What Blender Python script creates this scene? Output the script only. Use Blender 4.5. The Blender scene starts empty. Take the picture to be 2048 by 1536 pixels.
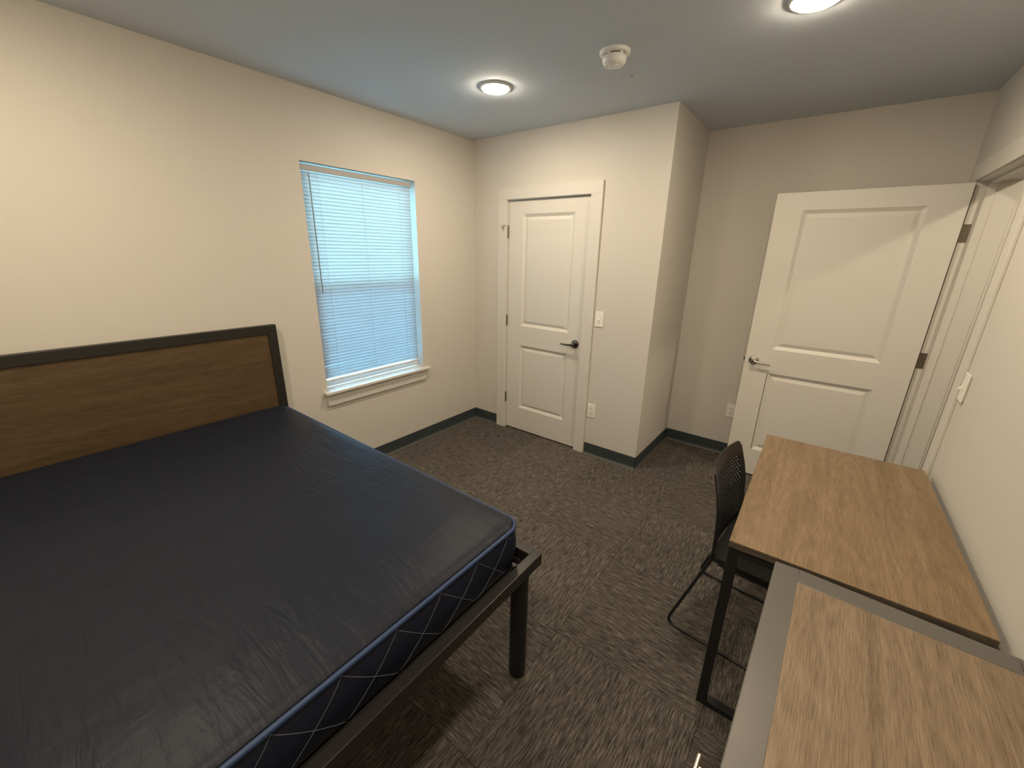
import bpy, bmesh, math, random
from mathutils import Vector, Matrix, noise

random.seed(7)
S = bpy.context.scene
C = S.collection

# ------------------------------------------------------------------ camera
CAM_P = (2.6957, -2.9326, 1.6424)
YAW, PITCH, ROLL, FPX = -0.6502, -0.3121, 0.0208, 819.24
fw = Vector((math.sin(YAW)*math.cos(PITCH), math.cos(YAW)*math.cos(PITCH), math.sin(PITCH)))
rt = Vector((math.cos(YAW), -math.sin(YAW), 0))
up = rt.cross(fw)
c_, s_ = math.cos(ROLL), math.sin(ROLL)
r2 = c_*rt + s_*up
u2 = -s_*rt + c_*up
cam_d = bpy.data.cameras.new('camera')
cam = bpy.data.objects.new('camera', cam_d)
C.objects.link(cam)
cam.matrix_world = Matrix(((r2.x, u2.x, -fw.x, CAM_P[0]), (r2.y, u2.y, -fw.y, CAM_P[1]),
                           (r2.z, u2.z, -fw.z, CAM_P[2]), (0, 0, 0, 1)))
cam_d.sensor_fit = 'HORIZONTAL'
cam_d.sensor_width = 36
cam_d.lens = FPX/2048*36
cam_d.clip_start = 0.02
S.camera = cam

# ------------------------------------------------------------------ world / exposure
w = bpy.data.worlds.new('sky')
S.world = w
w.use_nodes = True
bg = w.node_tree.nodes['Background']
bg.inputs[0].default_value = (0.36, 0.76, 1.0, 1)
bg.inputs[1].default_value = 30.0
S.view_settings.view_transform = 'Standard'
S.view_settings.look = 'None'
S.view_settings.gamma = 1
S.view_settings.use_curve_mapping = False
S.view_settings.exposure = 0.0
LED = 300.0                         # radiance of the room's LED discs
LED_COL = (1.0, 0.83, 0.61)
LED_HALL = 300.0

# ------------------------------------------------------------------ dimensions
H = 2.54
X1, Y2 = 1.713, 0.770               # closet corner, alcove depth
YN = -3.66                          # wall behind the camera
def XR(y): return 3.195 + (0.5 - y)*0.0135   # right wall, slightly out of square

# ------------------------------------------------------------------ materials
MATS = {}
def nt(name):
    m = bpy.data.materials.new(name)
    m.use_nodes = True
    n = m.node_tree
    return m, n, n.nodes['Principled BSDF']
def N(n, t, **kw):
    o = n.nodes.new(t)
    for k, v in kw.items(): setattr(o, k, v)
    return o
def ramp(n, stops):
    r = N(n, 'ShaderNodeValToRGB')
    e = r.color_ramp.elements
    while len(e) < len(stops): e.new(0.5)
    for i, (p, c) in enumerate(stops):
        e[i].position = p
        e[i].color = (*c, 1)
    return r
def plain(name, col, rough=.5, metal=0., spec=.5, bump=0., bscale=300., var=0., coat=0.):
    m, n, b = nt(name)
    b.inputs['Base Color'].default_value = (*col, 1)
    b.inputs['Roughness'].default_value = rough
    b.inputs['Metallic'].default_value = metal
    b.inputs['Specular IOR Level'].default_value = spec
    if coat: b.inputs['Coat Weight'].default_value = coat
    tc = N(n, 'ShaderNodeTexCoord')
    if var:
        no = N(n, 'ShaderNodeTexNoise')
        no.inputs['Scale'].default_value = 7
        no.inputs['Detail'].default_value = 5
        n.links.new(tc.outputs['Object'], no.inputs['Vector'])
        r = ramp(n, [(.3, tuple(c*(1-var) for c in col)), (.7, tuple(min(1, c*(1+var)) for c in col))])
        n.links.new(no.outputs['Fac'], r.inputs['Fac'])
        n.links.new(r.outputs['Color'], b.inputs['Base Color'])
    if bump:
        no = N(n, 'ShaderNodeTexNoise')
        no.inputs['Scale'].default_value = bscale
        no.inputs['Detail'].default_value = 3
        n.links.new(tc.outputs['Object'], no.inputs['Vector'])
        bp = N(n, 'ShaderNodeBump')
        bp.inputs['Strength'].default_value = bump
        bp.inputs['Distance'].default_value = .002
        n.links.new(no.outputs['Fac'], bp.inputs['Height'])
        n.links.new(bp.outputs['Normal'], b.inputs['Normal'])
    return m
def wood(name, dark, mid, light, axis=1, rough=.5):
    """laminate with grain running along one local axis"""
    m, n, b = nt(name)
    tc = N(n, 'ShaderNodeTexCoord')
    def mp(across, along):
        k = N(n, 'ShaderNodeMapping')
        s = [across]*3
        s[axis] = along
        k.inputs['Scale'].default_value = s
        n.links.new(tc.outputs['Object'], k.inputs['Vector'])
        return k
    # broad cathedral figure: contour lines of a stretched noise field
    n1 = N(n, 'ShaderNodeTexNoise'); n1.inputs['Scale'].default_value = 1; n1.inputs['Detail'].default_value = 2
    n1.inputs['Distortion'].default_value = .6
    n.links.new(mp(7, .8).outputs[0], n1.inputs['Vector'])
    mu = N(n, 'ShaderNodeMath', operation='MULTIPLY'); mu.inputs[1].default_value = 22
    n.links.new(n1.outputs['Fac'], mu.inputs[0])
    fr = N(n, 'ShaderNodeMath', operation='PINGPONG'); fr.inputs[1].default_value = 1
    n.links.new(mu.outputs[0], fr.inputs[0])
    # fine pores
    n2 = N(n, 'ShaderNodeTexNoise'); n2.inputs['Scale'].default_value = 1; n2.inputs['Detail'].default_value = 4
    n2.inputs['Roughness'].default_value = .65
    n.links.new(mp(380, 15).outputs[0], n2.inputs['Vector'])
    # medium streaks
    n3 = N(n, 'ShaderNodeTexNoise'); n3.inputs['Scale'].default_value = 1; n3.inputs['Detail'].default_value = 3
    n.links.new(mp(38, 1.6).outputs[0], n3.inputs['Vector'])
    a1 = N(n, 'ShaderNodeMath', operation='MULTIPLY_ADD'); a1.inputs[1].default_value = .075
    n.links.new(fr.outputs[0], a1.inputs[0])
    m2 = N(n, 'ShaderNodeMath', operation='MULTIPLY'); m2.inputs[1].default_value = .75
    n.links.new(n2.outputs['Fac'], m2.inputs[0])
    n.links.new(m2.outputs[0], a1.inputs[2])
    a2 = N(n, 'ShaderNodeMath', operation='MULTIPLY_ADD'); a2.inputs[1].default_value = .35
    n.links.new(n3.outputs['Fac'], a2.inputs[0])
    n.links.new(a1.outputs[0], a2.inputs[2])
    r = ramp(n, [(.40, dark), (.59, mid), (.80, light)])
    n.links.new(a2.outputs[0], r.inputs['Fac'])
    n.links.new(r.outputs['Color'], b.inputs['Base Color'])
    b.inputs['Roughness'].default_value = rough
    b.inputs['Specular IOR Level'].default_value = .35
    bp = N(n, 'ShaderNodeBump'); bp.inputs['Strength'].default_value = .25; bp.inputs['Distance'].default_value = .0008
    n.links.new(n2.outputs['Fac'], bp.inputs['Height'])
    n.links.new(bp.outputs['Normal'], b.inputs['Normal'])
    return m
def carpet():
    m, n, b = nt('carpet')
    tc = N(n, 'ShaderNodeTexCoord')
    oi = N(n, 'ShaderNodeObjectInfo')
    ad = N(n, 'ShaderNodeVectorMath', operation='MULTIPLY_ADD')
    ad.inputs[1].default_value = (37, 53, 0)
    n.links.new(oi.outputs['Random'], ad.inputs[0])
    n.links.new(tc.outputs['Object'], ad.inputs[2])
    def noi(sx, sy, det):
        k = N(n, 'ShaderNodeMapping'); k.inputs['Scale'].default_value = (sx, sy, 40)
        n.links.new(ad.outputs[0], k.inputs['Vector'])
        o = N(n, 'ShaderNodeTexNoise'); o.inputs['Scale'].default_value = 1
        o.inputs['Detail'].default_value = det; o.inputs['Roughness'].default_value = .6
        n.links.new(k.outputs[0], o.inputs['Vector'])
        return o
    a = noi(17, 200, 2)
    f = noi(60, 420, 2)
    g = noi(4, 45, 2)
    mx = N(n, 'ShaderNodeMath', operation='MULTIPLY_ADD'); mx.inputs[1].default_value = .34
    n.links.new(f.outputs['Fac'], mx.inputs[0])
    sc = N(n, 'ShaderNodeMath', operation='MULTIPLY_ADD'); sc.inputs[1].default_value = .2
    n.links.new(g.outputs['Fac'], sc.inputs[0]); n.links.new(a.outputs['Fac'], sc.inputs[2])
    n.links.new(sc.outputs[0], mx.inputs[2])
    r = ramp(n, [(.51, (.023, .0207, .0188)), (.745, (.072, .064, .056)), (.97, (.175, .157, .138))])
    n.links.new(mx.outputs[0], r.inputs['Fac'])
    # dye-lot difference from tile to tile
    hv = N(n, 'ShaderNodeHueSaturation')
    mr = N(n, 'ShaderNodeMapRange'); mr.inputs['To Min'].default_value = .88; mr.inputs['To Max'].default_value = 1.10
    n.links.new(oi.outputs['Random'], mr.inputs['Value']); n.links.new(mr.outputs[0], hv.inputs['Value'])
    n.links.new(r.outputs['Color'], hv.inputs['Color'])
    n.links.new(hv.outputs['Color'], b.inputs['Base Color'])
    b.inputs['Roughness'].default_value = .95
    b.inputs['Specular IOR Level'].default_value = .1
    bp = N(n, 'ShaderNodeBump'); bp.inputs['Strength'].default_value = .5; bp.inputs['Distance'].default_value = .002
    n.links.new(mx.outputs[0], bp.inputs['Height'])
    n.links.new(bp.outputs['Normal'], b.inputs['Normal'])
    return m
def emis(name, col, strength):
    m, n, b = nt(name)
    b.inputs['Base Color'].default_value = (.8, .8, .8, 1)
    b.inputs['Emission Color'].default_value = (*col, 1)
    b.inputs['Emission Strength'].default_value = strength
    return m
def slat_mat():
    m, n, b = nt('blind_vinyl')
    n.nodes.remove(b)
    d = N(n, 'ShaderNodeBsdfDiffuse'); d.inputs[0].default_value = (.40, .42, .43, 1)
    t = N(n, 'ShaderNodeBsdfTranslucent'); t.inputs[0].default_value = (.80, .80, .78, 1)
    mx = N(n, 'ShaderNodeMixShader'); mx.inputs[0].default_value = .10
    n.links.new(d.outputs[0], mx.inputs[1]); n.links.new(t.outputs[0], mx.inputs[2])
    n.links.new(mx.outputs[0], n.nodes['Material Output'].inputs[0])
    return m
def glass_mat(name, tint, rough=.02):
    m, n, b = nt(name)
    n.nodes.remove(b)
    t = N(n, 'ShaderNodeBsdfTransparent'); t.inputs[0].default_value = (*tint, 1)
    g = N(n, 'ShaderNodeBsdfGlossy'); g.inputs['Roughness'].default_value = rough
    f = N(n, 'ShaderNodeFresnel'); f.inputs[0].default_value = 1.45
    mx = N(n, 'ShaderNodeMixShader')
    n.links.new(f.outputs[0], mx.inputs[0]); n.links.new(t.outputs[0], mx.inputs[1]); n.links.new(g.outputs[0], mx.inputs[2])
    n.links.new(mx.outputs[0], n.nodes['Material Output'].inputs[0])
    return m
def fabric_top():
    """crinkled dark waterproof ticking"""
    m, n, b = nt('ticking_top')
    b.inputs['Base Color'].default_value = (.0080, .0112, .0215, 1)
    b.inputs['Roughness'].default_value = .46
    b.inputs['Specular IOR Level'].default_value = .23
    tc = N(n, 'ShaderNodeTexCoord')
    def cre(rot, sx, sy, det, dist):
        k = N(n, 'ShaderNodeMapping'); k.inputs['Rotation'].default_value = (0, 0, rot)
        k.inputs['Scale'].default_value = (sx, sy, 1)
        n.links.new(tc.outputs['Object'], k.inputs['Vector'])
        o = N(n, 'ShaderNodeTexNoise', noise_type='RIDGED_MULTIFRACTAL') if hasattr(bpy.types.ShaderNodeTexNoise, 'noise_type') else N(n, 'ShaderNodeTexNoise')
        o.inputs['Scale'].default_value = 1
        o.inputs['Detail'].default_value = det; o.inputs['Distortion'].default_value = dist
        n.links.new(k.outputs[0], o.inputs['Vector'])
        return o
    a = cre(.35, 5.0, 24, 5, .9)
    c2 = cre(-.5, 18, 6.0, 4, 1.0)
    msk = N(n, 'ShaderNodeTexNoise'); msk.inputs['Scale'].default_value = 2.2; msk.inputs['Detail'].default_value = 2
    n.links.new(tc.outputs['Object'], msk.inputs['Vector'])
    mr = ramp(n, [(.42, (0, 0, 0)), (.62, (1, 1, 1))])
    n.links.new(msk.outputs['Fac'], mr.inputs['Fac'])
    mm = N(n, 'ShaderNodeMath', operation='MULTIPLY')
    n.links.new(mr.outputs['Color'], mm.inputs[0]); n.links.new(a.outputs['Fac'], mm.inputs[1])
    m3 = N(n, 'ShaderNodeMath', operation='MULTIPLY_ADD'); m3.inputs[1].default_value = .35
    n.links.new(c2.outputs['Fac'], m3.inputs[0]); n.links.new(mm.outputs[0], m3.inputs[2])
    bp = N(n, 'ShaderNodeBump'); bp.inputs['Strength'].default_value = .8; bp.inputs['Distance'].default_value = .006
    n.links.new(m3.outputs[0], bp.inputs['Height'])
    n.links.new(bp.outputs['Normal'], b.inputs['Normal'])
    return m

M = dict(
    wall=plain('wall_paint', (.625, .595, .545), .7, bump=.10, bscale=260, spec=.3),
    ceil=plain('ceiling_paint_daylit', (.59, .645, .71), .85, bump=.12, bscale=200, spec=.2),  # cool tint in the paint stands in for daylight on the ceiling
    trim=plain('trim_paint', (.655, .63, .585), .42, bump=.03, bscale=120),
    door=plain('door_paint', (.67, .645, .595), .45, bump=.06, bscale=420),
    base=plain('cove_base', (.040, .052, .058), .5, var=.1),
    basetoe=plain('cove_base_toe', (.15, .135, .11), .6),  # paler toe: light caught by the lip painted in, with some dust
    floor=plain('subfloor', (.03, .025, .02), .9),
    carpet=carpet(),
    vinyl=plain('window_vinyl', (.80, .82, .84), .4),
    plate=plain('switch_plastic', (.84, .82, .77), .35),
    slot=plain('outlet_slot', (.02, .02, .02), .6),
    chrome=plain('satin_chrome', (.62, .60, .57), .22, metal=1),
    chrome_dark=plain('satin_chrome_dark', (.19, .18, .17), .25, metal=1),  # satin chrome with its dark reflections put into the base colour
    hinge=plain('hinge_metal', (.25, .22, .17), .4, metal=1),
    steel=plain('brushed_steel', (.55, .52, .47), .28, metal=1),
    black=plain('black_metal', (.011, .012, .014), .42, bump=.02),
    frame=plain('bed_frame_metal', (.024, .023, .021), .36, metal=.2),
    hbframe=plain('headboard_frame_metal', (.016, .0145, .012), .45),
    gray=plain('grey_metal', (.135, .128, .12), .40, metal=.25, var=.04),
    plastic=plain('black_plastic', (.013, .013, .014), .38),
    piping=plain('blue_piping', (.016, .040, .115), .45, bump=.3, bscale=900),
    thread=plain('pale_thread', (.13, .145, .19), .7),
    tickside=plain('ticking_side', (.0055, .0085, .024), .5, bump=.35, bscale=26),
    ticktop=fabric_top(),
    wood_desk=wood('oak_laminate', (.135, .092, .052), (.215, .148, .086), (.31, .225, .14), 1),
    wood_dress=wood('oak_laminate_pale', (.125, .088, .057), (.215, .156, .106), (.32, .245, .172), 1),
    wood_edge=wood('laminate_edge', (.035, .028, .02), (.085, .07, .052), (.16, .14, .11), 0),
    wood_head=wood('walnut_laminate', (.055, .034, .015), (.088, .056, .026), (.130, .088, .044), 1),
    smoke=plain('detector_plastic', (.80, .81, .80), .45),
    lens=emis('led_lens', LED_COL, LED),
    lens_hall=emis('led_lens_hall', LED_COL, LED_HALL),
    slat=slat_mat(),
    headrail=plain('headrail_metal', (.36, .37, .38), .5),
    cord=plain('blind_cord', (.45, .46, .45), .7),
    wand=plain('clear_wand', (.22, .27, .27), .3),
    glass=glass_mat('window_glass', (.90, .95, .95)),
    screen=glass_mat('insect_screen', (.80, .84, .90), .6),
    ground=plain('outdoor_ground', (.52, .53, .52), .9, var=.15),
    hallwall=plain('hall_paint', (.625, .595, .545), .7),
)

# ------------------------------------------------------------------ mesh helpers
class MB:
    def __init__(s): s.v = []; s.f = []; s.m = []
    def face(s, idx, mi=0): s.f.append(idx); s.m.append(mi)
    def quad(s, a, b, c, d, mi=0):
        i = len(s.v); s.v += [a, b, c, d]; s.face((i, i+1, i+2, i+3), mi)
    def box(s, x0, x1, y0, y1, z0, z1, mi=0):
        i = len(s.v)
        s.v += [(x0,y0,z0),(x1,y0,z0),(x1,y1,z0),(x0,y1,z0),(x0,y0,z1),(x1,y0,z1),(x1,y1,z1),(x0,y1,z1)]
        for f in ((0,3,2,1),(4,5,6,7),(0,1,5,4),(1,2,6,5),(2,3,7,6),(3,0,4,7)):
            s.face(tuple(i+k for k in f), mi)
        return s
    def lathe(s, prof, seg=32, o=(0,0,0), ax='z', mi=0):
        """prof: list of (r, h). capped at both ends"""
        i = len(s.v)
        def P(r, h, a):
            x, y = r*math.cos(a), r*math.sin(a)
            if ax == 'z': q = (x, y, h)
            elif ax == 'y': q = (x, h, -y)
            else: q = (h, x, y)
            return tuple(q[k]+o[k] for k in range(3))
        for r, h in prof:
            for k in range(seg): s.v.append(P(r, h, 2*math.pi*k/seg))
        for j in range(len(prof)-1):
            for k in range(seg):
                a = i+j*seg+k; b = i+j*seg+(k+1) % seg
                s.face((a, b, b+seg, a+seg), mi)
        s.face(tuple(i+k for k in reversed(range(seg))), mi)
        s.face(tuple(i+(len(prof)-1)*seg+k for k in range(seg)), mi)
        return s
    def tube(s, pts, r, seg=10, closed=False, mi=0):
        pts = [Vector(p) for p in pts]
        n = len(pts); i = len(s.v); ref = None
        for k, p in enumerate(pts):
            if closed: d = (pts[(k+1) % n]-pts[k-1])
            else: d = pts[min(k+1, n-1)]-pts[max(k-1, 0)]
            d.normalize()
            if ref is None:
                ref = Vector((0,0,1)) if abs(d.z) < .9 else Vector((1,0,0))
            ref = (ref - d*ref.dot(d)).normalized()
            b = d.cross(ref)
            rr = r[k] if isinstance(r, (list, tuple)) else r
            for q in range(seg):
                a = 2*math.pi*q/seg
                s.v.append(tuple(p+ref*(math.cos(a)*rr)+b*(math.sin(a)*rr)))
        for k in range(n if closed else n-1):
            for q in range(seg):
                a = i+k*seg+q; b = i+k*seg+(q+1) % seg
                c = i+((k+1) % n)*seg+(q+1) % seg; d = i+((k+1) % n)*seg+q
                s.face((a, b, c, d), mi)
        if not closed:
            s.face(tuple(i+q for q in reversed(range(seg))), mi)
            s.face(tuple(i+(n-1)*seg+q for q in range(seg)), mi)
        return s
    def prism(s, poly, z0, z1, mi=0, fn=None):
        i = len(s.v); n = len(poly)
        for z in (z0, z1):
            for (x, y) in poly: s.v.append((x, y, z))
        s.face(tuple(i+k for k in reversed(range(n))), mi)
        s.face(tuple(i+n+k for k in range(n)), mi)
        for k in range(n):
            s.face((i+k, i+(k+1) % n, i+n+(k+1) % n, i+n+k), mi)
        return s
    def build(s, name, mats, parent=None, bevel=0, smooth=False, off=(0,0,0), xf=None, seg=2):
        me = bpy.data.meshes.new(name)
        vs = [tuple(v[k]-off[k] for k in range(3)) for v in (s.v if xf is None else [xf(q) for q in s.v])]
        me.from_pydata(vs, [], s.f)
        if not isinstance(mats, (list, tuple)): mats = [mats]
        for q in mats: me.materials.append(q)
        me.polygons.foreach_set('material_index', s.m)
        if smooth:
            me.polygons.foreach_set('use_smooth', [True]*len(me.polygons))
        me.update()
        bm = bmesh.new(); bm.from_mesh(me)
        bmesh.ops.recalc_face_normals(bm, faces=bm.faces)
        bm.to_mesh(me); bm.free()
        if smooth:
            try: me.set_sharp_from_angle(angle=math.radians(40))
            except Exception: pass
        o = bpy.data.objects.new(name, me)
        C.objects.link(o)
        if parent: o.parent = parent
        if bevel:
            md = o.modifiers.new('bevel', 'BEVEL')
            md.width = bevel; md.segments = seg; md.limit_method = 'ANGLE'; md.angle_limit = math.radians(40)
        return o
def tag(o, label, cat, group=None, kind=None):
    o['label'] = label; o['category'] = cat
    if group: o['group'] = group
    if kind: o['kind'] = kind
    return o
def thing(name, label, cat, loc=(0,0,0), rz=0, group=None, kind=None):
    o = bpy.data.objects.new(name, None)
    C.objects.link(o)
    o.location = loc; o.rotation_euler = (0, 0, rz)
    o.empty_display_size = .1
    return tag(o, label, cat, group, kind)
def dup(root, loc, label, rz=None):
    r = root.copy(); C.objects.link(r); r.location = loc; r['label'] = label
    if rz is not None: r.rotation_euler = (0, 0, rz)
    for ch in list(root.children):
        c = ch.copy(); C.objects.link(c); c.parent = r
        for g in list(ch.children):
            d = g.copy(); C.objects.link(d); d.parent = c
    return r
def struct(o, label, cat): return tag(o, label, cat, kind='structure')
def box(name, x0, x1, y0, y1, z0, z1, mat, parent=None, bevel=0, xf=None, off=(0,0,0)):
    return MB().box(x0, x1, y0, y1, z0, z1).build(name, mat, parent, bevel, xf=xf, off=off)
def shear(p): return (p[0] + XR(p[1]), p[1], p[2])      # right-wall coordinates: x = distance from the wall face

# ------------------------------------------------------------------ structure
WT = .165
DL, DR, DT = .392, 1.154, 2.045          # closet door slab
WY0, WY1, WZ0, WZ1 = -1.542, -.666, .655, 2.14   # window opening
JF, JN, JT = .543, -.377, 2.052          # far jamb, near jamb, head of the doorway in the right wall

fl = struct(box('floor', -.15, 3.30, YN-.1, Y2+.1, -.12, -.006, M['floor']), 'dark carpet tiled floor with quarter-turned grain', 'floor')
T = .6096
gx, gy = .793, -.437                      # one grid crossing of the carpet tiles
tile_full = None
for i in range(-2, 5):
    for j in range(-6, 3):
        x0, x1 = gx+i*T, gx+(i+1)*T
        y0, y1 = gy+j*T, gy+(j+1)*T
        cx0, cx1 = max(x0, 0), min(x1, 3.215)
        cy0, cy1 = max(y0, YN), min(y1, Y2)
        if cx1-cx0 < .01 or cy1-cy0 < .01: continue
        turn = (i+j) % 2
        full = (cx0, cx1, cy0, cy1) == (x0, x1, y0, y1)
        g = .0007
        xm, ym = (x0+x1)/2, (y0+y1)/2
        if full and tile_full:
            o = bpy.data.objects.new('carpet_tile', tile_full)
            C.objects.link(o); o.parent = fl
        else:
            a = [(cx0+g-xm, cy0+g-ym), (cx1-g-xm, cy0+g-ym), (cx1-g-xm, cy1-g-ym), (cx0+g-xm, cy1-g-ym)]
            if turn: a = [(q[1], -q[0]) for q in a]
            mb = MB(); mb.prism(a, -.0062, 0)
            o = mb.build('carpet_tile', M['carpet'], fl)
            if full: tile_full = o.data
        o.location = (xm, ym, 0)
        o.rotation_euler = (0, 0, math.pi/2 if turn else 0)
struct(box('floor_hall', 3.30, 4.72, -1.7, 1.7, -.12, -.001, M['carpet']), 'dark carpet of the hallway beyond the doorway', 'floor')
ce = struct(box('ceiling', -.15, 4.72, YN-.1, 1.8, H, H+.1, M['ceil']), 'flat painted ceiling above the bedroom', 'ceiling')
for k, (x, y, r) in enumerate(((1.567, -.538, .0035), (1.622, -.532, .006), (1.634, -.545, .0025))):
    mb = MB(); mb.lathe([(r, 0), (r*.8, -.0006)], 8, (x, y, H-.0001))
    mb.build('nail_mark', M['slot'], ce)

def wall_y(name, x0, x1, y0, y1, opening, mat, label):      # wall along y at x0..x1 with one opening (ya, yb, za, zb)
    mb = MB(); ya, yb, za, zb = opening
    mb.box(x0, x1, y0, ya, 0, H).box(x0, x1, yb, y1, 0, H).box(x0, x1, ya, yb, zb, H)
    if za > 0: mb.box(x0, x1, ya, yb, 0, za)
    return mb
struct(wall_y('w', -.15, 0, YN-.1, Y2+.1, (WY0, WY1, WZ0, WZ1), None, None).build('wall_left', M['wall']), 'long pale greige wall with the window and headboard', 'wall')
mb = MB()
mb.box(0, DL-.023, 0, .11, 0, H).box(DR+.023, X1, 0, .11, 0, H).box(DL-.023, DR+.023, 0, .11, DT+.026, H)
struct(mb.build('wall_back', M['wall']), 'pale greige closet front wall around the narrow door', 'wall')
struct(box('wall_closet', X1-.11, X1, .11, Y2, 0, H, M['wall']), 'short closet side wall at the outside corner', 'wall')
struct(box('wall_alcove', -.15, 3.45, Y2, Y2+.1, 0, H, M['wall']), 'pale greige wall behind the open door', 'wall')
struct(wall_y('w', 0, WT, YN-.1, Y2, (JN-.02, JF+.02, 0, JT+.02), None, None).build('wall_right', M['wall'], xf=shear), 'right wall beside the desk with the doorway', 'wall')
struct(box('wall_near', -.15, 3.5, YN-.1, YN, 0, H, M['wall']), 'wall at the near end of the room', 'wall')
struct(box('wall_hall_far', 4.62, 4.72, -1.7, 1.7, 0, H, M['hallwall']), 'hallway wall opposite the doorway', 'wall')
struct(box('wall_hall_end', 3.41, 4.62, 1.6, 1.7, 0, H, M['hallwall']), 'far end wall of the hallway', 'wall')
struct(box('wall_hall_start', 3.387, 4.62, -1.7, -1.6, 0, H, M['hallwall']), 'near end wall of the hallway', 'wall')
struct(box('wall_hall_side', 3.35, 3.45, Y2+.1, 1.6, 0, H, M['hallwall']), 'hallway wall past the doorway', 'wall')
gr = box('ground', -14, -.4, -9, 8, -.7, -.5, M['ground'])
struct(gr, 'ground outside below the window', 'ground')

# cove bases: thin strip with a toe that flares onto the carpet
def cove(name, a, b, nrm, label, xf=None):
    """a, b: floor points on the wall; nrm: unit vector into the room"""
    prof = [(0, 0), (.014, 0), (.012, .005), (.006, .012), (.0035, .024), (.0035, .099), (.0025, .102), (0, .102)]
    mb = MB()
    n = len(prof)
    for p in (a, b):
        for (d, z) in prof: mb.v.append((p[0]+nrm[0]*d, p[1]+nrm[1]*d, z))
    for k in range(n):
        k2 = (k+1) % n
        mb.face((k, k2, n+k2, n+k), 1 if k in (0, 1) else 0)
    mb.face(tuple(range(n))); mb.face(tuple(n+k for k in reversed(range(n))))
    return struct(mb.build(name, [M['base'], M['basetoe']], xf=xf), label, 'baseboard')
cove('baseboard_left', (0, YN), (0, 0), (1, 0), 'charcoal cove base along the window wall')
cove('baseboard_back', (0, 0), (DL-.098, 0), (0, -1), 'short charcoal cove base left of the closet door')
cove('baseboard_back_outer', (DR+.106, 0), (X1+.0035, 0), (0, -1), 'short charcoal cove base right of the closet door')
cove('baseboard_closet', (X1, -.0035), (X1, Y2), (1, 0), 'charcoal cove base on the closet side')
cove('baseboard_alcove', (X1, Y2), (XR(Y2), Y2), (0, -1), 'charcoal cove base behind the open door')
cove('baseboard_right', (0, YN), (0, JN-.1), (-1, 0), 'charcoal cove base behind desk and dresser', xf=shear)
cove('baseboard_near', (0, YN), (XR(YN), YN), (0, 1), 'charcoal cove base at the near wall')

# ------------------------------------------------------------------ window
win = thing('window_1', 'white single-hung window with stool and apron in the left wall', 'window', kind='structure')
xo, xi = -.148, -.085
def frame_rect(name, x0, x1, y0, y1, z0, z1, wdt, mat, par, bevel=.002):
    mb = MB()
    mb.box(x0, x1, y0, y0+wdt, z0, z1).box(x0, x1, y1-wdt, y1, z0, z1)
    mb.box(x0, x1, y0+wdt, y1-wdt, z0, z0+wdt).box(x0, x1, y0+wdt, y1-wdt, z1-wdt, z1)
    return mb.build(name, mat, par, bevel)
frame_rect('window_frame', xo, xi, WY0, WY1, WZ0+.02, WZ1, .022, M['vinyl'], win)
zm = 1.40
us = frame_rect('upper_sash', -.140, -.115, WY0+.022, WY1-.022, zm-.015, WZ1-.022, .024, M['vinyl'], win)
ls = frame_rect('lower_sash', -.113, -.088, WY0+.022, WY1-.022, WZ0+.042, zm+.015, .026, M['vinyl'], win)
box('pane', -.130, -.126, WY0+.046, WY1-.046, zm+.009, WZ1-.046, M['glass'], us)
box('pane', -.103, -.099, WY0+.048, WY1-.048, WZ0+.068, zm-.011, M['glass'], ls)
box('insect_screen', -.146, -.1455, WY0+.022, WY1-.022, WZ0+.042, zm, M['screen'], win)
st = MB().box(-.084, .046, WY0+.001, WY1-.001, WZ0, WZ0+.021)
st.box(0.0005, .046, WY0-.032, WY0+.001, WZ0, WZ0+.021).box(0.0005, .046, WY1-.001, WY1+.045, WZ0, WZ0+.021)
st.build('window_stool', M['trim'], win, .004)
box('window_apron', .0005, .019, WY0-.012, WY1+.022, WZ0-.088, WZ0, M['trim'], win, .003)

# mini blind
bl = thing('mini_blind', 'white closed mini blind hanging in the window opening', 'blind', (-.030, (WY0+WY1)/2, WZ0+.021))
by0, by1 = WY0+.006 - bl.location.y, WY1-.030 - bl.location.y
bz = bl.location.z
hz1 = WZ1-.013-bz
mb = MB().box(-.020, .020, by0, by1, hz1-.036, hz1)
mb.build('headrail', M['headrail'], bl, .002)
pitch, nsl = .0222, 60
ztop = hz1-.050
crv = []
tilt = math.radians(-73)
for k in range(5):
    t = (k/4-.5)*.0262
    cz = .0018*(1-(2*k/4-1)**2)
    # room edge tips up
    crv.append((t*math.cos(tilt)+cz*math.sin(tilt), -t*math.sin(tilt)+cz*math.cos(tilt)))
mb = MB()
for yy in (by0, by1):
    for (x, z) in crv: mb.v.append((x, yy, z))
for k in range(4): mb.face((k, k+1, 5+k+1, 5+k))
s0 = mb.build('slat', M['slat'], bl, smooth=True)
s0.location = (0, 0, ztop)
slat_zs = [ztop]
for k in range(1, nsl):
    o = bpy.data.objects.new('slat', s0.data); C.objects.link(o); o.parent = bl
    z = ztop-k*pitch
    o.location = (0, 0, z)
    rr = random.uniform(-.012, .012)
    if nsl-11 < k < nsl-4: rr += random.uniform(-.03, .06)     # a few bent slats low on the left
    o.rotation_euler = (random.uniform(-.0012, .0012), rr, 0)
    slat_zs.append(z)
zb = slat_zs[-1]-.020
box('bottom_rail', -.011, .011, by0, by1, zb-.012, zb, M['trim'], bl, .002)
for yy in (by0+.11, (by0+by1)/2, by1-.11):
    mb = MB()
    mb.tube([(.0135, yy, hz1-.036), (.0135, yy, zb)], .0007, 6)
    mb.tube([(-.0135, yy+.004, hz1-.036), (-.0135, yy+.004, zb)], .0007, 6)
    mb.build('ladder_cord', M['cord'], bl)
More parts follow.
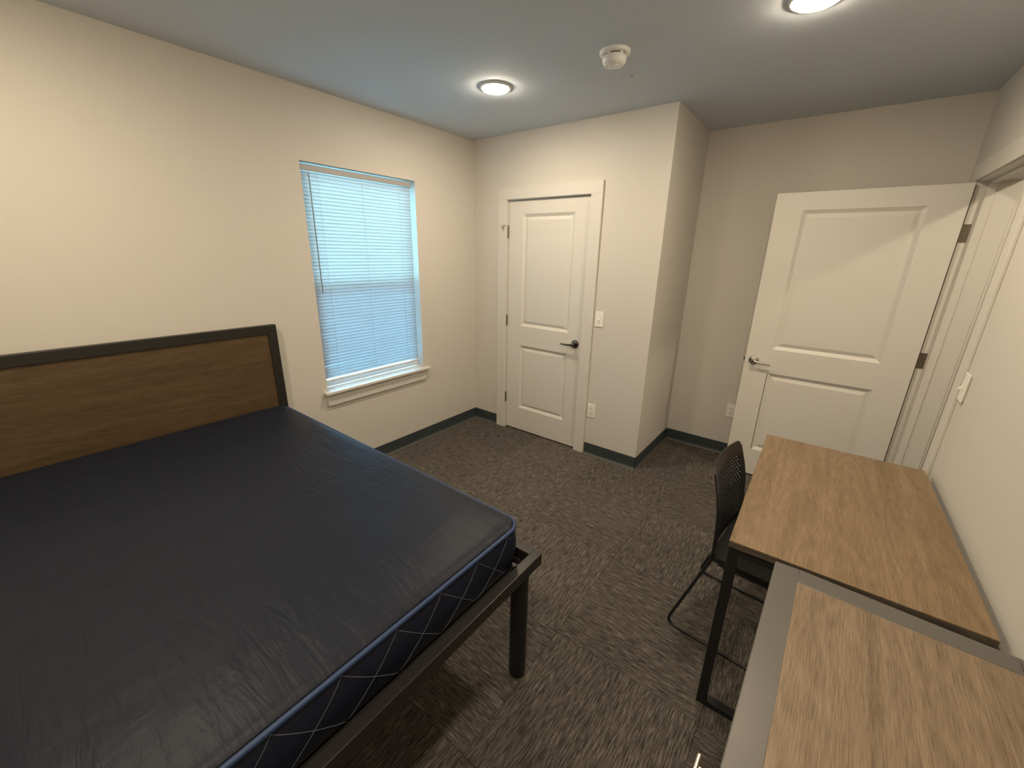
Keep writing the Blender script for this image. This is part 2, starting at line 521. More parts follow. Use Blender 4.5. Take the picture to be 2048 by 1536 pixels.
mb = MB(); mb.tube([(.026, by0+.045, hz1-.045), (.027, by0+.045, hz1-.30), (.028, by0+.046, hz1-.775)], .0036, 6)
wd = mb.build('tilt_wand', M['wand'], bl)
wd['label'] = 'thin clear tilt wand'
mb = MB(); mb.tube([(.012, by0+.045, hz1-.036), (.026, by0+.045, hz1-.036), (.026, by0+.045, hz1-.048)], .0015, 6)
mb.build('wand_hook', M['chrome'], wd)

# ------------------------------------------------------------------ doors
def slab(name, wd_, hh, th, panels, mat, parent, off=(0,0,0)):
    """panels: (x0,x1,z0,z1); moulded two-panel door; front at y=0"""
    mb = MB()
    px0, px1 = panels[0][0], panels[0][1]
    for side in (0, 1):
        def P(x, z, d): return (x, d if side == 0 else th-d, z)
        def q(x0, x1, z0, z1): mb.quad(P(x0,z0,0), P(x1,z0,0), P(x1,z1,0), P(x0,z1,0))
        zs = [0]
        for p in sorted(panels, key=lambda p: p[2]): zs += [p[2], p[3]]
        zs.append(hh)
        q(0, px0, 0, hh); q(px1, wd_, 0, hh)
        for k in range(0, len(zs), 2): q(px0, px1, zs[k], zs[k+1])
        for (x0, x1, z0, z1) in panels:
            prof = [(0, 0), (.004, .003), (.022, .0135), (.026, .0135), (.030, .0115), (.048, .0060)]
            loops = []
            for (o, d) in prof:
                i = len(mb.v)
                mb.v += [P(x0+o, z0+o, d), P(x1-o, z0+o, d), P(x1-o, z1-o, d), P(x0+o, z1-o, d)]
                loops.append(i)
            for a, b in zip(loops, loops[1:]):
                for k in range(4): mb.face((a+k, a+(k+1) % 4, b+(k+1) % 4, b+k))
            i = loops[-1]; mb.face((i, i+1, i+2, i+3))
    mb.quad((0,0,0),(0,th,0),(0,th,hh),(0,0,hh)); mb.quad((wd_,0,0),(wd_,th,0),(wd_,th,hh),(wd_,0,hh))
    mb.quad((0,0,0),(wd_,0,0),(wd_,th,0),(0,th,0)); mb.quad((0,0,hh),(wd_,0,hh),(wd_,th,hh),(0,th,hh))
    o = mb.build(name, mat, parent)
    bm = bmesh.new(); bm.from_mesh(o.data)
    bmesh.ops.remove_doubles(bm, verts=bm.verts, dist=1e-5)
    bmesh.ops.recalc_face_normals(bm, faces=bm.faces)
    bm.to_mesh(o.data); bm.free()
    return o
def lever(parent, x, y, z, dirx, diry, mat, lab, droop=0.0):
    """door lever; diry: direction out of the door face; dirx: where the lever points"""
    mb = MB(); mb.lathe([(.034, 0), (.034, .004), (.031, .009), (.022, .011), (.014, .013), (.0125, .045), (.0145, .048), (.0145, .060), (.010, .064)], 28, (0, 0, 0), 'y')
    h = mb.build('door_handle', mat, parent, smooth=True, xf=lambda p: (p[0]+x, y+diry*p[1], p[2]+z))
    h['label'] = lab
    mb = MB()
    pts, rad = [], []
    for k in range(11):
        t = k/10
        pts.append((x+dirx*(.004+.108*t), y+diry*(.053-.006*t*t), z-droop*t-.003*math.sin(t*math.pi)))
        rad.append(.0098-.0036*t)
    mb.tube(pts, rad, 12)
    mb.build('lever', mat, h, smooth=True)
    return h
def hinge_knuckle(parent, x, y, z, mat, leafs=()):
    mb = MB(); mb.lathe([(.0045, -.049), (.0065, -.047), (.0065, .047), (.0045, .049)], 12, (x, y, z))
    for b in leafs: mb.box(*b)
    return mb.build('hinge', mat, parent)

d1 = thing('door_1', 'closed narrow white two-panel closet door with chrome lever handle toned dark', 'door', (DL, .012, .012), kind='structure')
sw = DR-DL
slab('slab', sw, DT-.012, .035, [(.537-DL, 1.028-DL, 1.013-.012, 1.941-.012), (.535-DL, 1.028-DL, .232-.012, .837-.012)], M['door'], d1)
lever(d1, 1.099-DL, 0, .931-.012, -1, -1, M['chrome_dark'], 'chrome lever handle toned dark', .006)
for z in (1.79, 1.04, .30): hinge_knuckle(d1, -.004, -.008, z, M['hinge'])
mb = MB()
mb.tube([(-.004, -.010, 1.845), (-.028, -.045, 1.842)], .0035, 8)
mb.tube([(-.012, -.022, 1.842), (-.018, -.026, 1.800)], .004, 8)
mb.tube([(-.026, -.040, 1.845), (-.046, -.026, 1.795)], .003, 8)
mb.lathe([(.007, 0), (.007, .012)], 10, (-.040, -.050, 1.838), 'z')
hs = mb.build('hinge_pin_stop', M['chrome'], d1); hs['label'] = 'small chrome hinge pin stop'
t1 = thing('trim_1', 'flat white casing and jamb around the closet door', 'door casing', (DL, 0, 0), kind='structure')
o_ = (DL, 0, 0)
def jamb_board(nm, *b): box(nm, *b, M['trim'], t1, .001, off=o_)
ci0, ci1, ciz = DL-.007, DR+.009, DT+.009
cw = .092
box('casing_board', ci0-cw, ci0, -.018, -.0003, 0, ciz, M['trim'], t1, .0025, off=o_)
box('casing_board', ci1, ci1+cw, -.018, -.0003, 0, ciz, M['trim'], t1, .0025, off=o_)
box('head_casing', ci0-cw, ci1+cw, -.018, -.0003, ciz, ciz+cw-.004, M['trim'], t1, .0025, off=o_)
jamb_board('jamb', DL-.022, DL-.003, 0, .11, 0, DT+.024)
jamb_board('jamb', DR+.003, DR+.022, 0, .11, 0, DT+.024)
jamb_board('head_jamb', DL-.003, DR+.003, 0, .11, DT+.004, DT+.024)
jamb_board('stop', DL-.003, DR+.003, .050, .085, DT-.008, DT+.004)
jamb_board('stop', DL-.003, DL+.009, .050, .085, 0, DT-.008)
jamb_board('stop', DR-.009, DR+.003, .050, .085, 0, DT-.008)

# open door, hinged on the far jamb and swung into the room
OX1 = XR(JF)-.011
OW = .912
d2 = thing('door_2', 'wide white two-panel door standing open beside the doorway', 'door', (OX1-OW, .500, .012), kind='structure')
ox = OX1-OW
slab('slab', OW, 2.033, .035, [(2.430-ox, 3.024-ox, 1.012-.012, 1.937-.012), (2.434-ox, 3.029-ox, .223-.012, .835-.012)], M['door'], d2)
lever(d2, 2.330-ox, 0, .918-.012, 1, -1, M['chrome'], 'satin chrome lever handle', .010)
lever(d2, 2.330-ox, .035, .918-.012, 1, 1, M['chrome'], 'satin chrome lever handle', .010)
box('latch_bolt', -.011, .0, .012, .023, .918-.024, .918-.002, M['chrome_dark'], d2, .002)
t2 = thing('trim_2', 'white casing and jamb of the open doorway', 'door casing', (XR(.08), .08, 0), kind='structure')
o2 = (XR(.08), .08, 0)
def rbox(nm, b, mat=M['trim'], bev=.0015, par=t2): return box(nm, *b, mat, par, bev, xf=shear, off=o2)
rbox('jamb', (0, WT, JF, JF+.02, 0, JT+.02)); rbox('jamb', (0, WT, JN-.02, JN, 0, JT+.02))
rbox('head_jamb', (0, WT, JN, JF, JT, JT+.02))
rbox('stop', (.042, .078, JF-.011, JF, 0, JT)); rbox('stop', (.042, .078, JN, JN+.011, 0, JT)); rbox('stop', (.042, .078, JN+.011, JF-.011, JT-.011, JT))
for x0, x1 in ((-.013, -.0003), (WT+.0003, WT+.013)):
    rbox('casing_board', (x0, x1, JF+.006, JF+.096, 0, JT+.006), bev=.0025)
    rbox('casing_board', (x0, x1, JN-.090, JN-.006, 0, JT+.006), bev=.0025)
    rbox('head_casing', (x0, x1, JN-.096, JF+.096, JT+.006, JT+.096), bev=.0025)
for z in (1.79, 1.055, .31):
    mb = MB(); mb.box(-.004, .032, JF-.0022, JF-.0002, z-.048, z+.048)
    mb.lathe([(.0045, -.049), (.0065, -.047), (.0065, .047), (.0045, .049)], 12, (-.008, JF+.001, z))
    mb.build('hinge_leaf', M['hinge'], t2, xf=shear, off=o2)

# ------------------------------------------------------------------ switches and outlets
def switch(name, label, loc, rz):
    t = thing(name, label, 'light switch', loc, rz)
    # local: plate lies in the xz plane, facing -y
    MB().box(-.0355, .0355, -.006, -.0002, -.059, .059).build('plate', M['plate'], t, .003)
    MB().box(-.005, .005, -.008, -.006, -.012, .012).build('toggle_bezel', M['plate'], t, .001)
    mb = MB(); mb.v = [(-.004,-.007,-.010),(.004,-.007,-.010),(.004,-.007,.006),(-.004,-.007,.006),(-.0035,-.021,-.010),(.0035,-.021,-.010),(.0035,-.019,-.003),(-.0035,-.019,-.003)]
    for f in ((0,3,2,1),(4,5,6,7),(0,1,5,4),(1,2,6,5),(2,3,7,6),(3,0,4,7)): mb.face(f)
    mb.build('toggle', M['plate'], t, .001)
    for z in (-.030, .030):
        mb = MB(); mb.lathe([(.0032, 0), (.0028, -.0012)], 10, (0, -.006, z), 'y'); mb.build('screw', M['plate'], t)
    return t
def outlet(name, label, loc, rz):
    t = thing(name, label, 'outlet', loc, rz)
    MB().box(-.0355, .0355, -.006, -.0002, -.058, .058).build('plate', M['plate'], t, .003)
    for z in (-.0195, .0195):
        pl = [(.0172*math.cos(a), max(-.0143, min(.0143, .0172*math.sin(a)))) for a in [2*math.pi*k/24 for k in range(24)]]
        mb = MB(); mb.prism(pl, 0, .0022)
        r = mb.build('receptacle', M['plate'], t, xf=lambda p, z=z: (p[0], -.006-p[2], p[1]+z))
        mb = MB()
        mb.box(-.0075, -.0050, -.0086, -.0080, z-.001, z+.0085).box(.0050, .0075, -.0086, -.0080, z-.0005, z+.0075)
        mb.lathe([(.0026, 0), (.0026, -.0006)], 10, (0, -.0080, z-.0085), 'y')
        mb.build('slots', M['slot'], r)
    mb = MB(); mb.lathe([(.003, 0), (.0026, -.0012)], 10, (0, -.006, 0), 'y'); mb.build('screw', M['plate'], t)
    return t
switch('light_switch', 'white toggle switch on the wall right of the closet door', (1.302, 0, 1.158), 0)
outlet('wall_outlet', 'white duplex outlet low on the wall right of the closet door', (1.300, 0, .397), 0)
outlet('wall_outlet', 'white duplex outlet low behind the open door edge', (2.212, Y2, .399), 0)
ys = -.515
sr = switch('light_switch', 'white toggle switch seen edge-on beside the doorway', (XR(ys)-.003, ys, 1.146), -math.pi/2 - .0135)
MB().box(-.031, .031, -.0005, .003, -.053, .053).build('mounting_box', M['plate'], sr)

# ------------------------------------------------------------------ ceiling fixtures
def led(label, loc, lens, group='round ceiling lights'):
    t = thing('ceiling_light', label, 'ceiling light', loc, group=group)
    mb = MB(); mb.lathe([(.092, -.0003), (.092, -.004), (.086, -.009), (.078, -.0095), (.077, -.004)], 48, smooth_dummy := (0,0,0))
    mb.build('trim_ring', M['smoke'], t, smooth=True)
    mb = MB(); mb.lathe([(.076, -.0045), (.076, -.0120), (.071, -.0152), (.050, -.018), (.025, -.019), (.004, -.0195)], 48)
    mb.build('lens', lens, t, smooth=True)
    return t
L1 = led('lit round ceiling light between window and closet door', (.922, -.815, H), M['lens'])
L2 = dup(L1, (2.435, -.815, H), 'lit round ceiling light cut by the top edge')
L3 = dup(L1, (.922, -2.85, H), 'lit round ceiling light above the bed')
L4 = dup(L1, (2.435, -2.85, H), 'lit round ceiling light above the dresser end')
led('lit round ceiling light in the hallway', (4.08, -.10, H), M['lens_hall'])

sd = thing('smoke_detector', 'white round smoke detector on the ceiling', 'smoke detector', (1.664, -.838, H), rz=.4)
mb = MB(); mb.lathe([(.070, -.0003), (.071, -.006), (.068, -.014), (.062, -.017), (.050, -.018)], 48); mb.build('mounting_plate', M['smoke'], sd, smooth=True)
mb = MB(); mb.lathe([(.050, -.017), (.050, -.0225)], 40); mb.build('vent_gap', M['slot'], sd)
mb = MB(); mb.lathe([(.053, -.0222), (.0545, -.024), (.0545, -.040), (.051, -.049), (.043, -.057), (.030, -.061), (.010, -.062)], 48)
bd = mb.build('body', M['smoke'], sd, smooth=True)
for a in (0.3, 1.7, 2.9, 4.2, 5.4):
    mb = MB(); mb.box(.0505, .0535, -.007, .007, -.0235, -.0165)
    ca, sa = math.cos(a), math.sin(a)
    mb.build('vent_rib', M['smoke'], sd, xf=lambda p: (p[0]*ca-p[1]*sa, p[0]*sa+p[1]*ca, p[2]))
mb = MB(); mb.lathe([(.011, -.061), (.011, -.0645), (.008, -.0665)], 20, (.012, -.020, 0)); mb.build('test_button', M['smoke'], bd, smooth=True)
mb = MB(); mb.lathe([(.003, -.058), (.003, -.0615)], 10, (-.032, -.006, 0)); mb.build('indicator', M['slot'], bd)

# ------------------------------------------------------------------ bed frame
BX1, BY1, BY0, BZ = 2.018, -1.830, -3.245, .552
bed = thing('bed_frame', 'black metal bed frame with brown wooden headboard', 'bed frame', (1.0, -2.54, 0))
ob = (1.0, -2.54, 0)
hb0, hb1, hz0, hz1_ = BY0-.006, -1.839, .50, 1.194
fx0, fx1 = .016, .050
box('headboard_rail', fx0, fx1, hb0, hb1, hz1_-.052, hz1_, M['hbframe'], bed, .002, off=ob)
box('headboard_post', fx0, fx1, hb1-.050, hb1, 0, hz1_-.052, M['hbframe'], bed, .002, off=ob)
box('headboard_post', fx0, fx1, hb0, hb0+.050, 0, hz1_-.052, M['hbframe'], bed, .002, off=ob)
p = box('headboard_panel', fx0+.006, fx1-.008, hb0+.050, hb1-.050, .42, hz1_-.052, M['wood_head'], bed, off=ob)
p['label'] = 'brown wood-grain panel'
rw_, rh_ = .036, .050
box('foot_rail', BX1-rw_, BX1, BY0, BY1, BZ-rh_, BZ, M['frame'], bed, .002, off=ob)
box('side_rail', fx1, BX1-rw_, BY1-rw_, BY1, BZ-rh_, BZ, M['frame'], bed, .002, off=ob)
box('side_rail', fx1, BX1-rw_, BY0, BY0+rw_, BZ-rh_, BZ, M['frame'], bed, .002, off=ob)
box('centre_rail', fx1, BX1-rw_, (BY0+BY1)/2-.02, (BY0+BY1)/2+.02, BZ-.105, BZ-.0625, M['frame'], bed, .002, off=ob)
for (x, y) in ((BX1-.040, BY1-.085), (BX1-.040, BY0+.085), (1.02, (BY0+BY1)/2)):
    mb = MB(); mb.lathe([(.030, 0), (.034, .003), (.034, BZ-rh_ if x > 1.5 else BZ-.105)], 28, (x-ob[0], y-ob[1], 0))
    mb.build('leg', M['black'], bed, smooth=True)
zl = (BZ-.062, BZ-.050)
box('support_ledge', BX1-rw_-.060, BX1-rw_, BY0+rw_, BY1-rw_, *zl, M['frame'], bed, off=ob)
box('support_ledge', fx1, BX1-rw_-.060, BY1-rw_-.060, BY1-rw_, *zl, M['frame'], bed, off=ob)
box('support_ledge', fx1, BX1-rw_-.060, BY0+rw_, BY0+rw_+.060, *zl, M['frame'], bed, off=ob)
for k in range(12):
    x = .15+k*.154
    box('slat', x, x+.05, BY0+rw_+.061, BY1-rw_-.061, BZ-.062, BZ-.050, M['frame'], bed, off=ob)

# ------------------------------------------------------------------ mattress
mx0, mx1, my0, my1 = .062, 1.962, -3.206, -1.868
mz0, mz1 = .5025, .690
mat_ = thing('mattress', 'dark navy waterproof mattress with blue piping', 'mattress', ((mx0+mx1)/2, (my0+my1)/2, mz0))
om = mat_.location.copy()
RC = .075
def rr_outline(inset, n=10):
    """rounded rectangle, counter-clockwise, dense along the sides"""
    x0, x1, y0, y1 = mx0+inset, mx1-inset, my0+inset, my1-inset
    r = max(RC-inset, .01)
    pts = []
    def arc(cx, cy, a0):
        for k in range(n+1):
            a = a0+math.pi/2*k/n
            pts.append((cx+r*math.cos(a), cy+r*math.sin(a)))
    def seg(p, q, m):
        for k in range(1, m): pts.append((p[0]+(q[0]-p[0])*k/m, p[1]+(q[1]-p[1])*k/m))
    arc(x1-r, y1-r, 0); seg((x1-r, y1), (x0+r, y1), 40)
    arc(x0+r, y1-r, math.pi/2); seg((x0, y1-r), (x0, y0+r), 30)
    arc(x0+r, y0+r, math.pi); seg((x0+r, y0), (x1-r, y0), 40)
    arc(x1-r, y0+r, 1.5*math.pi); seg((x1, y0+r), (x1, y1-r), 30)
    return pts
# side wall, softly bulging
mb = MB()
levels = [(.020, mz0), (.006, mz0+.012), (.000, mz0+.035), (-.006, mz0+.08), (-.007, mz0+.115), (-.003, mz0+.155), (.006, mz1-.006), (.012, mz1-.003)]
ring0 = None
rings = []
for ins, z in levels:
    ring = []
    for (x, y) in rr_outline(.010+ins):
        j = noise.noise(Vector((x*3.1, y*3.1, z*7)))*.004 if 0 < ins+.02 and z < mz1-.01 and z > mz0+.02 else 0
        ring.append(len(mb.v)); mb.v.append((x+j*.5, y+j*.5, z))
    rings.append(ring)
n = len(rings[0])
for a, b in zip(rings, rings[1:]):
    for k in range(n): mb.face((a[k], a[(k+1) % n], b[(k+1) % n], b[k]))
mb.face(tuple(reversed(rings[0])))
mb.build('side_panel', M['tickside'], mat_, smooth=True, off=om)
# top: grid clipped into the rounded outline, gently crowned and wrinkled
mb = MB()
NX, NY = 150, 110
def top_z(x, y):
    u = (x-mx0)/(mx1-mx0); v = (y-my0)/(my1-my0)
    e = min(u, 1-u, .12)/.12; f = min(v, 1-v, .12)/.12
    d_ = min(x-mx0, mx1-x, y-my0, my1-y)-.018
    q_ = max(0, min(1, d_/.045))
    crown = .012*math.sqrt(max(0, 1-(1-q_)**2))+.010*math.sin(min(1, e)*math.pi/2)*math.sin(min(1, f)*math.pi/2)
    wr = 0
    a = noise.noise(Vector((x*3+y*1.2, y*9-x*2, 1)))
    b = noise.noise(Vector((x*14+5, y*3.0, 3)))
    c = noise.noise(Vector((x*1.6, y*1.6, 8)))
    wr = .0030*a*max(0, c+.2)+.0016*b*max(0, .4-c)+.004*noise.noise(Vector((x*2, y*2, 5)))
    return mz1+crown+wr*min(e, f)
def squircle(u, v):
    """map the unit square onto the rounded rectangle"""
    ins = .018
    x0, x1, y0, y1 = mx0+ins, mx1-ins, my0+ins, my1-ins
    x = x0+(x1-x0)*u; y = y0+(y1-y0)*v
    r = RC-.008
    dx = max(x0+r-x, x-(x1-r), 0); dy = max(y0+r-y, y-(y1-r), 0)
    if dx > 0 and dy > 0:
        m = max(dx, dy); l = math.hypot(dx, dy)
        s = m/l
        sx = 1 if x > (x0+x1)/2 else -1; sy = 1 if y > (y0+y1)/2 else -1
        bx = x-sx*dx; by_ = y-sy*dy
        x = bx+sx*dx*s; y = by_+sy*dy*s
    return x, y
idx = {}
def ease(k, nn):
    t = k/nn
    return t
for i in range(NX+1):
    for j in range(NY+1):
        x, y = squircle(ease(i, NX), ease(j, NY))
        idx[i, j] = len(mb.v); mb.v.append((x, y, top_z(x, y)))
for i in range(NX):
    for j in range(NY):
        mb.face((idx[i, j], idx[i+1, j], idx[i+1, j+1], idx[i, j+1]))
mb.build('top_panel', M['ticktop'], mat_, smooth=True, off=om)
mb = MB(); mb.tube([(x, y, mz1-.006) for (x, y) in rr_outline(.011)], .0075, 10, closed=True)
q = mb.build('piping', M['piping'], mat_, smooth=True, off=om); q['label'] = 'bright blue piping around the top edge'
mb = MB(); mb.tube([(x, y, mz0+.006) for (x, y) in rr_outline(.040)], .006, 8, closed=True)
q = mb.build('piping', M['piping'], mat_, smooth=True, off=om)
# diamond stitching on the border
def bulge(z):
    for (a, za), (b, zb_) in zip(levels, levels[1:]):
        if za <= z <= zb_: return .010+a+(b-a)*(z-za)/(zb_-za)
    return .02
P_ = .16
za, zb2 = mz0+.014, mz1-.010
def diag(face, c0, sgn):
    pts = []
    for k in range(15):
        z = zb2+(za-zb2)*k/14
        t = c0+sgn*(.672-z)
        pts.append((t, z))
    return pts
def emit(mb, pts, lo, hi, fn):
    run = []
    for (t, z) in pts:
        if lo <= t <= hi: run.append(fn(t, z))
        else:
            if len(run) > 1: mb.tube(run, .0008, 5)
            run = []
    if len(run) > 1: mb.tube(run, .0008, 5)
def stitch(n_, c_start, lo, hi, fn):
    mb = MB()
    for k in range(n_):
        for sgn in (1, -1): emit(mb, diag(0, c_start-k*P_, sgn), lo, hi, fn)
    q = mb.build('quilt_stitching', M['thread'], mat_, off=om); q['label'] = 'pale diamond quilting stitches'
    q['kind'] = 'stuff'
stitch(10, -1.962, my0+RC, my1-RC, lambda t, z: (mx1-bulge(z)+.0012, t, z))
stitch(13, 1.90, mx0+RC, mx1-RC, lambda t, z: (t, my1-bulge(z)+.0012, z))
stitch(13, 1.90, mx0+RC, mx1-RC, lambda t, z: (t, my0+bulge(z)-.0012, z))

# ------------------------------------------------------------------ desk
dk = thing('desk', 'wood-topped desk with black square-tube legs against the right wall', 'desk', (2.589, -1.587, 0), rz=.0173)
DW, DLn, DZ, TT = .61, 1.062, .750, .026
mb = MB(); mb.box(0, DW, 0, DLn, DZ-.004, DZ)
mb.build('desktop', M['wood_desk'], dk, .0012)
mb = MB(); mb.box(.0004, DW-.0004, .0004, DLn-.0004, DZ-TT, DZ-.004)
q = mb.build('edge_band', M['wood_edge'], dk, .002); q['label'] = 'dark layered edge'
lg = .032
ins_ = .010
for (x, y) in ((.003, ins_), (DW-lg-.003, ins_), (.003, DLn-lg-ins_), (DW-lg-.003, DLn-lg-ins_)):
    box('leg', x, x+lg, y, y+lg, 0, DZ-TT, M['black'], dk, .0015)
for y in (ins_, DLn-lg-ins_):
    box('floor_bar', .003+lg, DW-lg-.003, y, y+lg, 0, lg*.8, M['black'], dk, .0015)
    box('top_rail', .003+lg, DW-lg-.003, y, y+lg, DZ-TT-lg, DZ-TT, M['black'], dk, .0015)
box('back_rail', DW-lg-.003, DW-.003, ins_+lg, DLn-lg-ins_, DZ-TT-lg, DZ-TT, M['black'], dk, .0015)

# ------------------------------------------------------------------ dresser
DRW, DRL, DRZ = .500, 1.32, .760
dr = thing('dresser', 'grey metal framed dresser with wood inlaid top in the right foreground', 'dresser', (2.7215, -1.617, 0), rz=-.0215)
# local: x into the wall, y negative towards the camera
fwid = .060
def dbox(nm, b, mat, bev=.002, par=dr): return box(nm, *b, mat, par, bev)
mb = MB()
bs = .008
mb.box(0, fwid, -DRL, 0, DRZ-.030, DRZ).box(DRW-bs, DRW, -DRL, 0, DRZ-.030, DRZ)
mb.box(fwid, DRW-bs, -fwid, 0, DRZ-.030, DRZ).box(fwid, DRW-bs, -DRL, -DRL+fwid, DRZ-.030, DRZ)
mb2 = bmesh.new()
o = mb.build('top_frame', M['gray'], dr)
bm = bmesh.new(); bm.from_mesh(o.data)
bmesh.ops.remove_doubles(bm, verts=bm.verts, dist=1e-6); bm.to_mesh(o.data); bm.free()
md = o.modifiers.new('bevel', 'BEVEL'); md.width = .003; md.segments = 3; md.limit_method = 'ANGLE'
mb2.free()
g = .0014
dbox('top_panel', (fwid+g, DRW-bs-g, -DRL+fwid+g, -fwid-g, DRZ-.022, DRZ+.0002), M['wood_dress'], .001)
dbox('side_panel', (.010, DRW-.006, -.022, -.003, .06, DRZ-.030), M['gray'])
dbox('side_panel', (.010, DRW-.006, -DRL+.003, -DRL+.022, .06, DRZ-.030), M['gray'])
dbox('back_panel', (DRW-.018, DRW-.008, -DRL+.022, -.022, .06, DRZ-.030), M['gray'])
dbox('bottom_panel', (.020, DRW-.018, -DRL+.022, -.022, .06, .08), M['gray'])
for (x, y) in ((.012, -.045), (DRW-.045, -.045), (.012, -DRL+.012), (DRW-.045, -DRL+.012)):
    dbox('leg', (x, x+.033, y, y+.033, 0, .06), M['black'])
for k in range(3):
    z0 = .085+k*.213
    d = dbox('drawer', (.006, .40, -DRL+.026, -.026, z0, z0+.207), M['wood_dress'])
    yc = -DRL/2
    zc = z0+.105 if k < 2 else .600
    h = MB(); h.tube([(-.040, yc-.085, zc), (-.040, yc+.085, zc)], .0065, 16)
    for sy in (-.06, .06): h.tube([(.007, yc+sy, zc), (-.040, yc+sy, zc)], .0045, 10)
    hh = h.build('handle', M['steel'], d, smooth=True); hh['label'] = 'brushed steel bar pull'

# ------------------------------------------------------------------ chair
ch = thing('chair', 'black plastic sled-base chair with perforated back tucked at the desk', 'chair', (2.460, -1.072, 0), rz=math.radians(-5))
def back_pt(t, z):
    """t in -1..1 across, z height: local x,y,z of the back shell mid surface"""
    k = (z-.43)/(.826-.43)
    hw = .214-.030*max(0, k)**1.6
    # rounded top corners
    prof = [(.43, .074), (.46, .075), (.54, .072), (.646, .062), (.712, .048), (.83, .014)]
    x = prof[-1][1]
    for (a, b), (c, d) in zip(prof, prof[1:]):
        if a <= z <= c: x = b+(d-b)*(z-a)/(c-a); break
    x -= .022*(1-t*t)                 # shell wraps forward at the sides
    return (x, hw*t, z)
mb = MB()
zt, zbm = .772, .475
rows, cols = 20, 14
tl, tr = -.80, .80
def add_poly(pts): 
    i = len(mb.v); mb.v += [back_pt(*p_) for p_ in pts]; mb.face(tuple(range(i, i+len(pts))))
dzr = (zt-zbm)/rows
dtc = (tr-tl)/cols
for r in range(rows):
    z0, z1 = zbm+r*dzr, zbm+(r+1)*dzr
    if r % 2 == 0: cells = [(tl+k*dtc, tl+(k+1)*dtc, True) for k in range(cols)]
    else: cells = [(tl, tl+dtc/2, False)]+[(tl+(k+.5)*dtc, tl+(k+1.5)*dtc, True) for k in range(cols-1)]+[(tr-dtc/2, tr, False)]
    for a, b, hole in cells:
        if not hole: add_poly([(a, z0), (b, z0), (b, z1), (a, z1)]); continue
        mt, mz = (a+b)/2, (z0+z1)/2
        ht, hz = (b-a)*.35, (z1-z0)*.41
        inner = [(mt-ht, mz-hz*.45), (mt-ht*.4, mz-hz), (mt+ht*.4, mz-hz), (mt+ht, mz-hz*.45), (mt+ht, mz+hz*.45), (mt+ht*.4, mz+hz), (mt-ht*.4, mz+hz), (mt-ht, mz+hz*.45)]
        add_poly([(a, z0), (b, z0), inner[2], inner[1]])
        add_poly([(b, z0), (b, z1), inner[4], inner[3]])
        add_poly([(b, z1), (a, z1), inner[6], inner[5]])
        add_poly([(a, z1), (a, z0), inner[0], inner[7]])
        add_poly([(b, z0), inner[3], inner[2]]); add_poly([(b, z1), inner[5], inner[4]])
        add_poly([(a, z1), inner[7], inner[6]]); add_poly([(a, z0), inner[1], inner[0]])
# solid borders: sides, bottom, rounded top
def strip(t0, t1, z0, z1, nt_, nz):
    for i in range(nt_):
        for j in range(nz):
            a, b = t0+(t1-t0)*i/nt_, t0+(t1-t0)*(i+1)/nt_
            c, d = z0+(z1-z0)*j/nz, z0+(z1-z0)*(j+1)/nz
            add_poly([(a, c), (b, c), (b, d), (a, d)])
strip(-1, tl, zbm, zt, 2, rows); strip(tr, 1, zbm, zt, 2, rows); strip(-1, 1, .43, zbm, 16, 3)
def topz(t):                          # rounded upper corners
    a = abs(t)
    if a < .86: return .828
    return .828-.026*(1-math.sqrt(max(0, 1-((a-.86)/.14)**2)))
for i in range(24):
    a, b = -1+2*i/24, -1+2*(i+1)/24
    for j in range(3):
        add_poly([(a, zt+(topz(a)-zt)*j/3), (b, zt+(topz(b)-zt)*j/3), (b, zt+(topz(b)-zt)*(j+1)/3), (a, zt+(topz(a)-zt)*(j+1)/3)])
o = mb.build('backrest', M['plastic'], ch)
bm = bmesh.new(); bm.from_mesh(o.data)
bmesh.ops.remove_doubles(bm, verts=bm.verts, dist=1e-5)
bmesh.ops.recalc_face_normals(bm, faces=bm.faces); bm.to_mesh(o.data); bm.free()
sm = o.modifiers.new('thick', 'SOLIDIFY'); sm.thickness = .007; sm.offset = 0
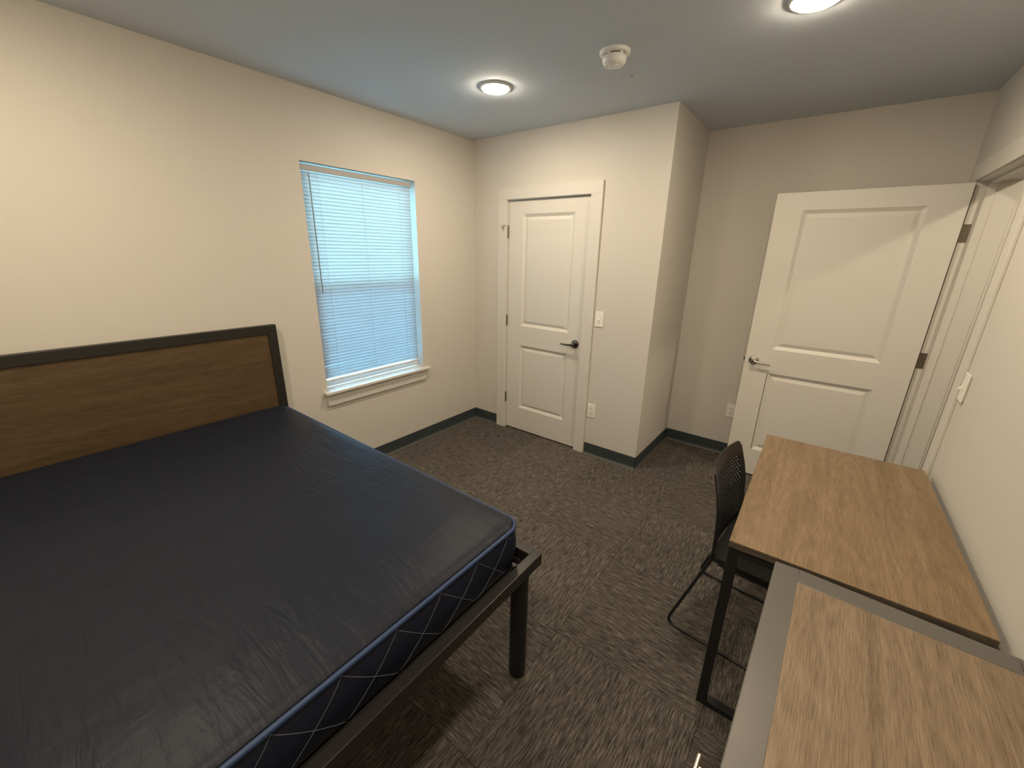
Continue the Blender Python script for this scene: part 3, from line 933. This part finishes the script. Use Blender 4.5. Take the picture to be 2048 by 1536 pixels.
# seat: dished shell
mb = MB()
def seat_pt(u, v, dz):
    y = -.208+.416*v
    x = .062+.42*u
    z = .438-.010*math.sin(math.pi*u)*math.sin(math.pi*v)-.028*max(0, (u-.82)/.18)**2+.006*(2*v-1)**2
    return (x, y*(1-.06*max(0, u-.7)), z+dz)
nu, nv = 14, 12
g_ = {}
for lay, dz in enumerate((0, -.022)):
    for i in range(nu+1):
        for j in range(nv+1):
            g_[lay, i, j] = len(mb.v); mb.v.append(seat_pt(i/nu, j/nv, dz))
for i in range(nu):
    for j in range(nv):
        mb.face((g_[0,i,j], g_[0,i+1,j], g_[0,i+1,j+1], g_[0,i,j+1])); mb.face((g_[1,i,j], g_[1,i,j+1], g_[1,i+1,j+1], g_[1,i+1,j]))
for i in range(nu):
    for j in (0, nv): mb.face((g_[0,i,j], g_[0,i+1,j], g_[1,i+1,j], g_[1,i,j]))
for j in range(nv):
    for i in (0, nu): mb.face((g_[0,i,j], g_[0,i,j+1], g_[1,i,j+1], g_[1,i,j]))
mb.build('seat', M['plastic'], ch, smooth=True)
def fillet(pts, rad, n=6):
    out = [Vector(pts[0])]
    for a, b, c in zip(pts, pts[1:], pts[2:]):
        a, b, c = Vector(a), Vector(b), Vector(c)
        d1_, d2_ = (a-b).normalized(), (c-b).normalized()
        p0, p1 = b+d1_*rad, b+d2_*rad
        for k in range(n+1):
            t = k/n
            out.append((1-t)**2*p0+2*t*(1-t)*b+t*t*p1)
    out.append(Vector(pts[-1]))
    return out
for sy in (-1, 1):
    y = .222*sy
    rt_ = .0065
    pts = [(.078, .196*sy, .455), (.074, .207*sy, .428), (-.058, y, rt_+.001), (.470, y, rt_+.001), (.430, .195*sy, .407), (.10, .195*sy, .410)]
    mb = MB(); mb.tube([Vector(pts[0])]+fillet(pts[1:], .045), rt_, 12)
    mb.build('sled_frame', M['black'], ch, smooth=True)
for x, z in ((.16, .408), (.40, .404)):
    mb = MB(); mb.tube([(x, -.195, z), (x, .195, z)], .006, 10); mb.build('cross_bar', M['black'], ch, smooth=True)
